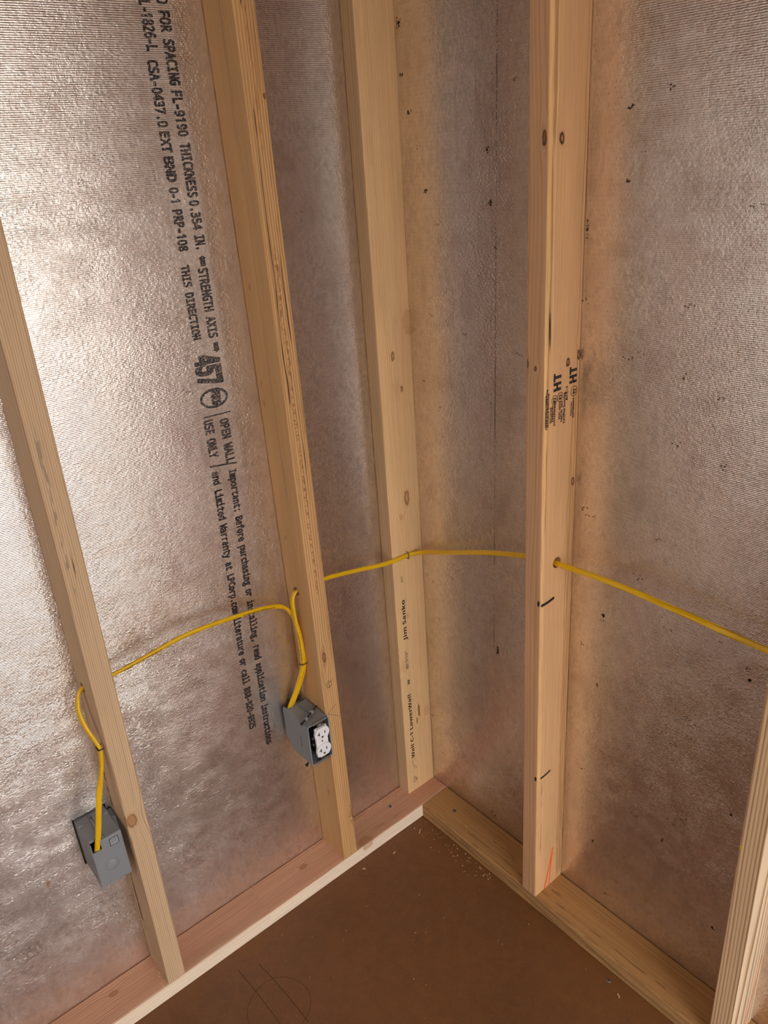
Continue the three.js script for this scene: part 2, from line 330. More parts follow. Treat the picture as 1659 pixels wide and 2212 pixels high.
// floor: brown coated panel with a fine mesh of pressed lines
{
  const N = 1024, d = new Uint8Array(N * N * 4), b = new Uint8Array(N * N * 4), r = rng(77);
  for (let j = 0; j < N; j++) for (let i = 0; i < N; i++) {
    const p = (j * N + i) * 4, x = i / N * 1.3, y = j / N * 1.3;
    const n = noise3(x * 7, y * 7, 3), n2 = noise3(x * 60, y * 60, 9), n3 = noise3(x * 300, y * 300, 5);
    const m = 1 + 0.05 * n + 0.03 * n2 + 0.04 * n3;
    d[p] = clamp(116 * m, 0, 255); d[p + 1] = clamp(74 * m, 0, 255); d[p + 2] = clamp(38 * m, 0, 255); d[p + 3] = 255;
    const l = 0.5 + 0.5 * Math.cos(i / N * 1.3 / 0.004 * Math.PI * 2); b[p] = b[p + 1] = b[p + 2] = 90 + 90 * l + 50 * n3; b[p + 3] = 255;
  }
  const t = dataTex(d, N, N, true), tb = dataTex(b, N, N, false);
  const m = new THREE.MeshStandardMaterial({ map: t, bumpMap: tb, bumpScale: 0.00012, roughness: 0.5 });
  const f = struct('floor');
  const g = boxG(-RX, 0, -0.02, 0, 0, RZ);
  const P = g.attributes.position, U = g.attributes.uv; for (let i = 0; i < P.count; i++) U.setXY(i, (P.getX(i) + RX) / 1.3, P.getZ(i) / 1.3);
  part('floor_panel', g, m, f);
  // pencilled circle and lines on the floor
  print('pencil_mark', f, V3(-0.74, 0.0004, 0.34), V3(1, 0, 0), V3(0, 0, -1), 0.22, 0.23, 2200, 0x2a170c, (x, W, H, k) => {
    x.globalAlpha = 0.55; x.lineWidth = 1.1 * k; const P = (X, Z) => [(X + 0.74) * 1000 * k, (Z - 0.11) * 1000 * k];
    x.beginPath(); for (let a = 0; a <= 6.4; a += 0.1) { const q = P(-0.632 + 0.062 * Math.cos(a) + 0.002 * Math.sin(a * 3), 0.255 + 0.062 * Math.sin(a)); a ? x.lineTo(...q) : x.moveTo(...q); } x.stroke();
    x.lineWidth = 1.6 * k; for (const [a, b, c, d2] of [[-0.6545, 0.1324, -0.6498, 0.295], [-0.6141, 0.1499, -0.6062, 0.32]]) { x.beginPath(); x.moveTo(...P(a, b)); x.quadraticCurveTo(...P((a + c) / 2 + 0.004, (b + d2) / 2), ...P(c, d2)); x.stroke(); }
  });
}
// bare ground outside the doorway
{ const gm = new THREE.MeshStandardMaterial({ color: 0xa79c8c, roughness: 0.95 }); const g = struct('ground'); part('gravel_yard', boxG(-14, 12, -0.3, -0.15, -8, 22), gm, g); }

// ------------------------------------------------------------------ printing on the left sheathing
{
  const w = scene.getObjectByName('wall_left');
  const ink = 0x1b1822, mono = 'bold $ monospace', sans = 'bold $ sans-serif';
  // canvas x runs down the wall, canvas up is towards the corner (+x)
  const A0 = { y: 1.80, x: -0.475 };
  print('printed_lettering', w, V3(A0.x, A0.y, 0.0007), V3(0, -1, 0), V3(1, 0, 0), 0.775, 0.09, 2600, ink, (x, W, H, k) => {
    const T = (s, ya, yb, xa, xb, font) => fitText(x, s, k, (A0.y - ya) * 1000, (-0.385 - xb) * 1000, (ya - yb) * 1000, (xb - xa) * 1000, font, 7);
    const u = [-0.4195, -0.4035], l = [-0.4505, -0.435];
    T('SIZED', 1.80, 1.757, ...u, mono); T('FOR', 1.7495, 1.722, ...u, mono); T('SPACING', 1.713, 1.652, ...u, mono); T('FL-9190', 1.646, 1.582, ...u, mono); T('THICKNESS', 1.573, 1.494, ...u, mono); T('0.354', 1.490, 1.445, ...u, mono); T('IN.', 1.4375, 1.413, ...u, mono);
    T('PS', 1.80, 1.772, -0.443, -0.428, mono); T('L-1826-L', 1.762, 1.697, -0.4475, -0.431, mono); T('CSA-0437.0', 1.686, 1.596, ...l, mono); T('EXT', 1.591, 1.561, ...l, mono); T('BND', 1.556, 1.519, ...l, mono); T('O-1', 1.511, 1.487, ...l, mono); T('PRP-108', 1.479, 1.415, ...l, mono);
    T('STRENGTH AXIS', 1.386, 1.270, -0.4225, -0.406, mono); T('THIS DIRECTION', 1.394, 1.272, -0.4525, -0.4385, mono);
    const Q = (X, Y) => [(A0.y - Y) * 1000 * k, (-0.385 - X) * 1000 * k];
    for (const [yc, dir] of [[1.396, 1], [1.2535, -1]]) { const xc = -0.4125; x.beginPath(); for (const [dy, dx] of [[0.009, 0], [0.004, 0.008], [0.004, 0.0045], [-0.008, 0.0045], [-0.008, -0.0045], [0.004, -0.0045], [0.004, -0.008]]) x.lineTo(...Q(xc + dx, yc + dy * dir)); x.closePath(); x.fill(); }
    T('457', 1.2435, 1.1915, -0.456, -0.4095, sans); T('457', 1.2428, 1.1908, -0.456, -0.4095, sans);
    x.lineWidth = 4.2 * k; x.beginPath(); { const q = Q(-0.432, 1.167); x.ellipse(q[0], q[1], 15.5 * k, 25 * k, 0, 0, 7); } x.stroke();
    T('PFS', 1.181, 1.154, -0.436, -0.420, sans); T('TECO', 1.181, 1.154, -0.436, -0.420, mono);
    x.lineWidth = 2.4 * k; x.beginPath(); x.moveTo(...Q(-0.4575, 1.137)); x.lineTo(...Q(-0.406, 1.136)); x.stroke();
    T('OPEN WALL', 1.126, 1.042, -0.4275, -0.411, mono); T('USE ONLY', 1.131, 1.061, -0.459, -0.4425, mono);
    x.lineWidth = 3.0 * k; x.beginPath(); x.moveTo(...Q(-0.461, 1.0455)); x.lineTo(...Q(-0.409, 1.0385)); x.stroke();
    wornInk(x, W, H, 5, 0.06, 2.2);
    x.fillStyle = 'rgba(0,0,0,0.55)'; for (let q = 0; q < W; q += 2.78 * k) x.fillRect(q, 0, 0.8 * k, H);
  });
  const dir = V3(-0.024, -1, 0).normalize(), upv = V3(1, -0.024, 0).normalize();
  print('printed_lettering', w, V3(-0.4685, 1.0345, 0.0007), dir, upv, 0.66, 0.07, 2600, ink, (x, W, H, k) => {
    const T = (s, a, b, lo, hi, font) => fitText(x, s, k, a, 70 - hi, b - a, hi - lo, font, 7);
    T('Important: Before purchasing or installing, read application instructions', 4, 642, 43, 57, mono);
    T('and Limited Warranty at LPCorp.com/literature or call 888-820-0325', 0, 582, 9, 23, mono);
    wornInk(x, W, H, 6, 0.06, 2.2);
    x.fillStyle = 'rgba(0,0,0,0.5)'; for (let q = 0; q < W; q += 2.78 * k) x.fillRect(q, 0, 0.8 * k, H);
  });
}

// ------------------------------------------------------------------ lumber
const LA = { x: -0.7661, lean: 0.0217 }, LB = { x: -0.3165, lean: -0.0136 }, LC = { z: 0.4372, lean: -0.0012 }, LD = { z: 0.8773, lean: 0.0034 };
const mm = (v) => (v) * 1000;
const woodA = woodMat({ seed: 1, base: [214, 182, 144], alt: [204, 172, 136], late: [150, 112, 78], pith: [60, -50], ring: 3.4, contrast: 0.6,
  knots: [{ f: 1, s: 9, t: 438, rx: 9, ry: 15, dark: 0.5, pull: 9, reach: 3.2 }, { f: 0, s: 40, t: 440, rx: 6, ry: 12, dark: 0.4, pull: 3 }],
  streaks: [{ f: 1, s: 8, t0: 900, t1: 1190, w: 2.6, dark: 0.45, slope: -0.01, patch: 12, col: [120, 105, 92] }, { f: 1, s: 1, t0: 925, t1: 985, w: 0.7, dark: 0.85 }] });
const woodB = woodMat({ seed: 2, base: [214, 170, 116], alt: [200, 152, 98], late: [150, 100, 56], pith: [74, 60], ring: 4.4, wide: 0.5, contrast: 0.7, sway: 14,
  knots: [{ f: 1, s: 5.5, t: 569, rx: 4.5, ry: 12, dark: 0.7, pull: 6 }, { f: 1, s: -16, t: 125, rx: 5, ry: 12, dark: 0.5, pull: 8 }, { f: 1, s: -15, t: 1591, rx: 2.4, ry: 4, dark: 0.8, pull: 0 }, { f: 1, s: -8, t: 118, rx: 1.2, ry: 2, dark: 0.8, pull: 0 }, { f: 0, s: -22, t: 1307, rx: 3, ry: 6, dark: 0.3 }, { f: 0, s: -28, t: 1100, rx: 2.5, ry: 6, dark: 0.35 }, { f: 0, s: -28, t: 1135, rx: 2, ry: 7, dark: 0.3 }, { f: 0, s: -20, t: 828, rx: 3, ry: 5, dark: 0.3 }, { f: 0, s: 12, t: 190, rx: 4, ry: 6, dark: 0.3 }],
  streaks: [{ f: 1, s: 9, t0: 1080, t1: 1900, w: 1.0, dark: 0.9, patch: 60, slope: -0.004 }, { f: 1, s: 2, t0: 700, t1: 1380, w: 3.4, dark: 0.42, patch: 3.5 }, { f: 1, s: 2, t0: 1200, t1: 1250, w: 4, dark: 0.6, patch: 8 }, { f: 1, s: -8, t0: 900, t1: 1880, w: 0.9, dark: 0.8, patch: 90 }, { f: 1, s: -13, t0: 200, t1: 1880, w: 0.5, dark: 0.5, patch: 120 }, { f: 1, s: 14, t0: 200, t1: 1880, w: 0.5, dark: 0.45, patch: 120 }, { f: 1, s: 0, t0: 1500, t1: 1880, w: 3, dark: 0.3, patch: 8, col: [150, 84, 30] }, { f: 0, s: 6, t0: 900, t1: 1900, w: 4, dark: 0.2, patch: 120, col: [120, 104, 84] }, { f: 0, s: 30, t0: 0, t1: 900, w: 1, dark: 0.3, patch: 90 }] });
const woodK = woodMat({ seed: 3, base: [232, 194, 144], alt: [228, 186, 134], late: [196, 142, 92], pith: [-190, -60], ring: 2.8, contrast: 0.8, sway: 10,
  knots: [{ s: -7.4, t: 1130, rx: 4, ry: 9, dark: 0.5, hollow: 1, pull: 6 }, { s: 11.7, t: 1059, rx: 3, ry: 7, dark: 0.55, hollow: 1, pull: 5 }, { s: 7.6, t: 816, rx: 7, ry: 17, dark: 0.45, hollow: 1, pull: 8 }, { s: -11.5, t: 776, rx: 5, ry: 7, dark: 0.2, pull: 8 }, { s: 40, t: 1190, rx: 16, ry: 26, dark: 0.16, pull: 7, reach: 2.2 }, { s: 6, t: 240, rx: 3.2, ry: 16, dark: 0.75, pull: 5 }, { s: -2, t: 212, rx: 2.2, ry: 9, dark: 0.55, pull: 2 }, { s: -11, t: 523, rx: 4, ry: 8, dark: 0.14, pull: 5 }, { s: -40, t: 1693, rx: 8, ry: 30, dark: 0.05, pull: 6 }, { s: -30, t: 1510, rx: 8, ry: 30, dark: 0.05, pull: 7 }, { s: -30, t: 390, rx: 12, ry: 18, dark: 0.08, pull: 9 }, { s: 30, t: 225, rx: 10, ry: 14, dark: 0.1, pull: 7 }],
  streaks: [{ f: 0, s: -3, t0: 1030, t1: 1090, w: 8, dark: 0.25, col: [176, 128, 82] }, { f: 0, s: 6, t0: 1180, t1: 1215, w: 10, dark: 0.2, col: [176, 128, 82] }], tint: { 3: [196, 168, 130, 0.7] } });  // the tint paints shade into the narrow left face
const woodC = woodMat({ seed: 4, base: [222, 172, 124], alt: [222, 178, 124], late: [186, 126, 82], pith: [-150, 40], ring: 2.7, contrast: 0.62, sway: 8,
  knots: [{ s: -16, t: 1502, rx: 5.5, ry: 8, dark: 0.9, hollow: 1, pull: 3 }, { s: 13, t: 1175, rx: 4.2, ry: 7, dark: 0.92, hollow: 1, pull: 3 }, { s: 40, t: 1182, rx: 3.8, ry: 8, dark: 0.8, hollow: 1, pull: 3 }, { s: 36, t: 960, rx: 4, ry: 8, dark: 0.75, hollow: 1, pull: 3 }, { f: 3, s: 11, t: 1504, rx: 3.6, ry: 10, dark: 0.85, pull: 3 }, { f: 3, s: -17, t: 1180, rx: 3, ry: 7, dark: 0.85, pull: 2 }, { f: 3, s: 0, t: 1174, rx: 2.6, ry: 4, dark: 0.85, pull: 2 }],
  streaks: [{ f: 0, s: -31, t0: 1480, t1: 1990, w: 4.2, dark: 0.75, slope: -0.004, col: [172, 124, 76] }, { f: 0, s: -35, t0: 880, t1: 1500, w: 1.6, dark: 0.7, col: [166, 112, 60] }, { f: 0, s: -28, t0: 1200, t1: 1990, w: 0.8, dark: 0.6, col: [240, 208, 160] }, { f: 0, s: -40, t0: 300, t1: 1990, w: 3, dark: 0.8, col: [234, 190, 122] }, { f: 0, s: -34.5, t0: 1195, t1: 1275, w: 2, dark: 1 }, { f: 0, s: -30, t0: 20, t1: 330, w: 1.0, dark: 0.5, patch: 20 }, { f: 0, s: 36, t0: 0, t1: 1990, w: 1, dark: 0.4, patch: 200, col: [140, 92, 44] }, { f: 0, s: 34, t0: 0, t1: 1150, w: 8, dark: 0.55, col: [200, 152, 94] }, { f: 0, s: 25.0, t0: 0, t1: 1000, w: 0.7, dark: 0.6, col: [140, 92, 46] }, { f: 0, s: 29.0, t0: 0, t1: 1150, w: 0.7, dark: 0.6, col: [140, 92, 46] }, { f: 0, s: 33.0, t0: 0, t1: 900, w: 0.7, dark: 0.6, col: [140, 92, 46] }, { f: 0, s: 38.0, t0: 0, t1: 1200, w: 0.7, dark: 0.6, col: [140, 92, 46] }, { f: 0, s: 42.0, t0: 0, t1: 1000, w: 0.7, dark: 0.6, col: [140, 92, 46] }], tint: { 3: [198, 156, 118, 0.75] } });  // narrow room-side face is tinted darker, its shade put into the colour
const woodD = woodMat({ seed: 5, base: [214, 180, 138], alt: [224, 194, 156], late: [142, 98, 62], pith: [-44, 110], ring: 6.0, contrast: 0.95, edge: 1, sway: 5, tint: { 0: [228, 204, 174, 0.7] } });  // wide face tinted paler, painting in the light that falls on it
const woodPL = woodMat({ seed: 6, base: [216, 166, 132], alt: [208, 154, 120], late: [166, 108, 80], pith: [-80, 60], ring: 4.4, contrast: 0.75, sway: 18, tint: { 1: [244, 224, 196, 0.95] }, edge: 0.12,  // front face tinted near white: bright light painted into the wood colour
  knots: [{ s: -15, t: 1714, rx: 6, ry: 9, dark: 0.4, pull: 5 }, { s: -7, t: 124, rx: 6, ry: 9, dark: 0.4, pull: 5 }, { s: -20, t: 560, rx: 3, ry: 5, dark: 0.35 }, { f: 0, s: 36, t: 277, rx: 14, ry: 18, dark: 0.22, pull: 7 }, { f: 1, s: 12, t: 277, rx: 9, ry: 14, dark: 0.3, pull: 3 }],
  streaks: [{ f: 0, s: -38, t0: 170, t1: 470, w: 4, dark: 0.2, patch: 60 }, { f: 0, s: 22, t0: 300, t1: 420, w: 5, dark: 0.2, patch: 30 }, { f: 0, s: 41, t0: 0, t1: 2040, w: 3.2, dark: 0.5, patch: 200, col: [236, 212, 182] }] });
const woodPR = woodMat({ seed: 7, base: [192, 146, 92], alt: [176, 128, 74], late: [128, 84, 42], pith: [-160, -30], ring: 3.4, contrast: 0.6, sway: 10, tint: { 1: [176, 138, 92, 0.4] },
  streaks: [{ f: 0, s: 22, t0: 120, t1: 900, w: 1.8, dark: 0.4, patch: 22, col: [92, 58, 30] }, { f: 0, s: 2, t0: 150, t1: 420, w: 3.2, dark: 0.4, patch: 12, col: [96, 60, 32] }, { f: 0, s: -14, t0: 60, t1: 1200, w: 5, dark: 0.3, col: [160, 110, 54] }, { f: 0, s: -22, t0: 60, t1: 1200, w: 0.7, dark: 0.5, col: [112, 72, 36] }, { f: 0, s: -31, t0: 60, t1: 1200, w: 0.7, dark: 0.5, col: [112, 72, 36] }, { f: 0, s: 40, t0: 0, t1: 1000, w: 3, dark: 0.35, patch: 18, col: [110, 86, 60] }, { f: 1, s: 0, t0: 60, t1: 1500, w: 10, dark: 0.35, patch: 30, col: [104, 84, 62] }] });

function stud(label, mat, holes, L = SL, vOff = 0) {
  const g = thing('wall_stud', label, 'stud');
  let geo = boardGeo(L, vOff); if (holes) geo = drill(geo, holes);
  part('lumber', geo, mat, g);
  return g;
}
const OFFZ = 0.0193, INK = 0x241d1a;
// left wall
const studA = stud('pale stud left of all, grey box fixed to it with its back to the room', woodA, [[0.030 - 0.0445, 0.7435 - PL, 0.0098]]); standLeft(studA, LA.x, LA.lean);
const studB = stud('tan pitch-streaked stud carrying the grey outlet box and white receptacle', woodB, [[0.0365 - 0.0445, 0.749 - PL, 0.0098]]); standLeft(studB, LB.x, LB.lean);
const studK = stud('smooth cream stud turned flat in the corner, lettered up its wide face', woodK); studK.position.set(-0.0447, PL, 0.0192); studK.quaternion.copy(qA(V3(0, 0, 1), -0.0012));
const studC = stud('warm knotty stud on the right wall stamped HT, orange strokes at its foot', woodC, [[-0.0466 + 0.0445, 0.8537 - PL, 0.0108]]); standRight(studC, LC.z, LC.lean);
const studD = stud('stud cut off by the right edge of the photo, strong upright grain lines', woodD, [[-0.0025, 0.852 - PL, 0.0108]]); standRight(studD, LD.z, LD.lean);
{ const s = stud('stud on the left wall beyond the left edge of the photo', woodA, null, SL, 0.37); standLeft(s, -1.20, 0); }
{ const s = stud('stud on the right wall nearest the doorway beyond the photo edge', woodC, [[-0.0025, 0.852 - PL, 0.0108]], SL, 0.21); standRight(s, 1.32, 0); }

// lettering on the corner stud: reads upwards, letters' tops to the left
print('printed_lettering', studK, V3(-0.0445 + 0.034, 0.003, OFFZ), V3(0, 1, 0), V3(-1, 0, 0), 0.66, 0.0305, 3000, INK, (x, W, H, k) => {
  const T = (s, a, b, lo, hi, f) => fitText(x, s, k, a, 30.5 - hi, b - a, hi - lo, f);
  const sans = 'bold $ sans-serif', reg = '$ sans-serif';
  T('Wall C-1 LowerWall', 102, 302, 6.5, 17, sans); T('W', 330, 345, 7, 15, sans); T('80 7/16"', 376, 428, 8, 16, reg); T('Jim Sanko', 459, 568, 6.5, 17.5, sans); T('H1', 614, 630, 8, 14, reg);
  T('55 0106', 22, 42, 9, 13, 'bold $ monospace'); T('* * *', 25, 40, 15, 18, 'bold $ monospace'); T('UP', 24, 36, 3, 7.5, sans);
  x.lineWidth = 0.8 * k; x.beginPath(); x.moveTo(66 * k, 22 * k); x.lineTo(94 * k, 14 * k); x.lineTo(96 * k, 27 * k); x.moveTo(64 * k, 28 * k); x.lineTo(76 * k, 24 * k); x.stroke();
});
// grade stamps on stud C
print('grade_stamp', studC, V3(0.0445 - 0.001, 1.062, OFFZ), V3(0, 1, 0), V3(-1, 0, 0), 0.125, 0.086, 3600, INK, (x, W, H, k) => {
  const T = (s, a, b, lo, hi, f) => fitText(x, s, k, a, 86 - hi, b - a, hi - lo, f, 5), sans = 'bold $ sans-serif', mono = 'bold $ monospace';
  const Y = (y) => (y - 1.10) * 1000, Xx = (w) => (-0.001 - w) * 1000;
  T('HT', Y(1.170), Y(1.201), Xx(-0.0485), Xx(-0.0665), sans); T('HT', Y(1.1745), Y(1.2035), Xx(-0.0085), Xx(-0.0265), sans);
  T('Certified Sourcing', Y(1.116), Y(1.172), Xx(-0.0775), Xx(-0.0805), sans); T('FIBER SOURCING CO', Y(1.112), Y(1.176), Xx(-0.0805), Xx(-0.0845), sans); T('CERTIFIED LUMBER', Y(1.116), Y(1.170), Xx(-0.0835), Xx(-0.0865), sans);
  T('SUSTAINABLE', Y(1.114), Y(1.155), Xx(-0.061), Xx(-0.0655), sans); T('FORESTRY', Y(1.122), Y(1.15), Xx(-0.066), Xx(-0.0705), sans); T('INITIATIVE', Y(1.120), Y(1.148), Xx(-0.0705), Xx(-0.0745), mono);
  T('Certified Sourcing', Y(1.112), Y(1.165), Xx(-0.036), Xx(-0.041), sans); T('ACC-1', Y(1.15), Y(1.175), Xx(-0.030), Xx(-0.035), sans); T('FORESTRY 0054', Y(1.116), Y(1.152), Xx(-0.0425), Xx(-0.0465), mono); T('PEFC-0053', Y(1.122), Y(1.152), Xx(-0.0475), Xx(-0.052), mono);
  T('SUSTAINABLE', Y(1.116), Y(1.150), Xx(-0.0125), Xx(-0.0165), sans); T('FORESTRY', Y(1.120), Y(1.145), Xx(-0.0185), Xx(-0.0215), mono);
  x.lineWidth = 1.1 * k; for (const [y, w, r] of [[1.158, -0.0635, 7.5], [1.160, -0.0495, 7.5], [1.1615, -0.014, 8.5]]) { x.beginPath(); x.ellipse(Y(y) * k, (86 - Xx(w)) * k, r * k, r * 0.92 * k, 0, 0, 6.3); x.stroke(); x.beginPath(); x.ellipse(Y(y - 0.001) * k, (86 - Xx(w + 0.001)) * k, r * 0.5 * k, r * 0.42 * k, 0.5, 0, 4.4); x.stroke(); T('FI', Y(y) - 4, Y(y) + 4, Xx(w) - 3, Xx(w) + 3, sans); }
  x.beginPath(); x.ellipse(Y(1.178) * k, 5 * k, 1.6 * k, 2.2 * k, 0, 0, 7); x.fill();
  wornInk(x, W, H, 8, 0.03, 1.6);
});
// resin-black slashes where branches ran out through the edge of stud C
for (const [y0, y1, s0, s1, w] of [[0.7805, 0.776, 0.0008, 0.039, 7], [0.3705, 0.3700, 0.008, 0.041, 6.2]]) print('bark_pocket', studC, V3(-0.0445 + s0, y0 - PL - 0.008, OFFZ), V3(1, 0, 0), V3(0, 1, 0), s1 - s0, 0.018, 3600, 0x120b0a, (x, W, H, k) => {
  x.lineWidth = w * k * 0.8; x.beginPath(); x.moveTo(w * 0.45 * k, H * 0.56); x.quadraticCurveTo(W * 0.4, H * 0.62, W - w * 0.5 * k, H * 0.44); x.stroke();
});
for (const [y, w] of [[0.786, 6.5], [0.374, 6]]) print('bark_pocket', studC, V3(-0.0447, y - PL - 0.01, 0.010), V3(0, 0, 1), V3(0, 1, 0), 0.008, 0.016, 3600, 0x1c0f0b, (x, W, H, k) => { x.beginPath(); x.ellipse(W * 0.55, H / 2, 2.6 * k, w * k, 0.1, 0, 7); x.fill(); });
// orange crayon at the feet of studs C and D
print('orange_crayon_mark', studC, V3(-0.018, 0.0005, OFFZ + 0.0001), V3(1, 0, 0), V3(0, 1, 0), 0.034, 0.108, 3600, 0xff6420, (x, W, H, k) => {
  x.lineWidth = 3.8 * k; x.beginPath(); x.moveTo(28 * k, 3 * k); x.quadraticCurveTo(22 * k, 40 * k, 3 * k, H); x.stroke(); x.lineWidth = 2.8 * k; x.beginPath(); x.moveTo(27 * k, 10 * k); x.quadraticCurveTo(24 * k, 50 * k, 18 * k, H); x.stroke();
  x.lineWidth = 5 * k; x.beginPath(); x.moveTo(26.5 * k, 16 * k); x.lineTo(22 * k, 44 * k); x.stroke(); wornInk(x, W, H, 12, 0.03, 2);
});
print('orange_crayon_mark', studD, V3(0.006, 0.0005, OFFZ + 0.0001), V3(1, 0, 0), V3(0, 1, 0), 0.03, 0.19, 3000, 0xff6420, (x, W, H, k) => {
  x.lineWidth = 2.2 * k; x.globalAlpha = 0.9; x.beginPath(); x.moveTo(26 * k, 4 * k); x.quadraticCurveTo(20 * k, 90 * k, 4 * k, H); x.stroke(); wornInk(x, W, H, 13, 0.06, 2);
});
print('yellow_smear', studD, V3(-0.0447, 0.47, -0.019), V3(0, 0, 1), V3(0, 1, 0), 0.006, 0.012, 3000, 0xc9b21a, (x, W, H) => { x.beginPath(); x.ellipse(W / 2, H / 2, W * 0.3, H * 0.42, 0, 0, 7); x.fill(); });
// pencil circle and ticks on the front of stud B
print('pencil_mark', studB, V3(0.0447, 0.365, 0.017), V3(0, 0, -1), V3(0, 1, 0), 0.034, 0.17, 3600, 0x3a2c22, (x, W, H, k) => {
  x.lineWidth = 0.7 * k; const cy = H - 134 * k, cx = 15 * k; x.beginPath(); x.ellipse(cx, cy, 6.5 * k, 8 * k, 0, 0, 7); x.stroke(); x.beginPath(); x.moveTo(cx, cy - 8 * k); x.lineTo(cx, cy + 10 * k); x.moveTo(cx - 6 * k, cy); x.lineTo(cx + 11 * k, cy - 8 * k); x.moveTo(cx - 6 * k, cy + 8 * k); x.lineTo(cx + 7 * k, cy + 4 * k); x.stroke();
  const by = H - 62 * k; x.beginPath(); x.moveTo(3 * k, by); x.lineTo(26 * k, by - 14 * k); x.moveTo(3 * k, by); x.quadraticCurveTo(16 * k, by + 8 * k, 32 * k, by + 22 * k); x.stroke();
});
// lettering on the shaded side of stud A, close to the wall
print('printed_lettering', studA, V3(-0.036, 0.52, OFFZ), V3(0, -1, 0), V3(1, 0, 0), 0.46, 0.02, 2600, INK, (x, W, H, k) => {
  fitText(x, 'Wall C-1 LowerWall', k, 180, 4, 215, 11, 'bold italic $ sans-serif'); fitText(x, '81 7/16', k, 0, 5, 90, 10, 'bold italic $ sans-serif'); x.lineWidth = 0.8 * k; x.beginPath(); x.moveTo(410 * k, 6 * k); x.lineTo(432 * k, 11 * k); x.lineTo(415 * k, 16 * k); x.stroke();
});
// plates: left one runs right up to the right wall, the right one butts against it
const plateL = thing('bottom_plate', 'pinkish bottom plate with light painted into its front edge along the left wall', 'plate');
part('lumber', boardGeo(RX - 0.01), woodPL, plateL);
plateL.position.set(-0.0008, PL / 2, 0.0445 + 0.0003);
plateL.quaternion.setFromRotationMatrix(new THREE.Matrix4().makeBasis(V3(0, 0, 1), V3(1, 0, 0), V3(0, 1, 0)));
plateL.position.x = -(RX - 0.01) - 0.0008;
const plateR = thing('bottom_plate', 'brown weathered bottom plate along the right wall, butting against the other', 'plate');
part('lumber', boardGeo(RZ - 0.09 - 0.01), woodPR, plateR);
plateR.quaternion.setFromRotationMatrix(new THREE.Matrix4().makeBasis(V3(-1, 0, 0), V3(0, 0, 1), V3(0, 1, 0)));
plateR.position.set(-0.0448, PL / 2, 0.0903);
for (const [w, lb] of [['x', 'top plate over the left wall studs, above the photo'], ['z', 'top plate over the right wall studs, above the photo']]) {
  const p = thing('top_plate', lb, 'plate'); part('lumber', boardGeo(w === 'x' ? RX - 0.01 : RZ - 0.1), woodPR, p);
  if (w === 'x') { p.quaternion.copy(plateL.quaternion); p.position.set(plateL.position.x, RH - PL / 2, 0.0448); } else { p.quaternion.copy(plateR.quaternion); p.position.set(-0.0448, RH - PL / 2, 0.0903); }
}

// ------------------------------------------------------------------ cable
let matCable2;
const matCable = new THREE.MeshPhysicalMaterial({ color: 0xf2b705, roughness: 0.42, clearcoat: 0.2, clearcoatRoughness: 0.4 });
// flat sheath: pts with the direction of its wide side at each point
function flatCable(pts, wides, hw = 0.0051, ht = 0.0033, steps = 0) {
  const cv = new THREE.CatmullRomCurve3(pts.map((p) => V3(...p)), false, 'centripetal'), n = steps || pts.length * 10, sides = 14;
  const wv = new THREE.CatmullRomCurve3(wides.map((p) => V3(...p)), false, 'centripetal');
  const pos = [], uv = [], idx = []; let len = 0, prev = null;
  for (let i = 0; i <= n; i++) {
    const t = i / n, P = cv.getPoint(t), T = cv.getTangent(t), W = wv.getPoint(t); W.addScaledVector(T, -W.dot(T)).normalize(); const N = V3().crossVectors(T, W);
    if (prev) len += P.distanceTo(prev); prev = P;
    for (let k = 0; k <= sides; k++) { const a = k / sides * Math.PI * 2, c = Math.cos(a), s = Math.sin(a), e = 0.7; const x = Math.sign(c) * Math.pow(Math.abs(c), e) * hw, y = Math.sign(s) * Math.pow(Math.abs(s), e) * ht; pos.push(P.x + W.x * x + N.x * y, P.y + W.y * x + N.y * y, P.z + W.z * x + N.z * y); uv.push(k / sides, len / 0.25); }
    if (i) for (let k = 0; k < sides; k++) { const a = (i - 1) * (sides + 1) + k, b = a + sides + 1; idx.push(a, b, a + 1, a + 1, b, b + 1); }
  }
  const g = new THREE.BufferGeometry(); g.setAttribute('position', new THREE.Float32BufferAttribute(pos, 3)); g.setAttribute('uv', new THREE.Float32BufferAttribute(uv, 2)); g.setIndex(idx); g.computeVertexNormals();
  return g;
}
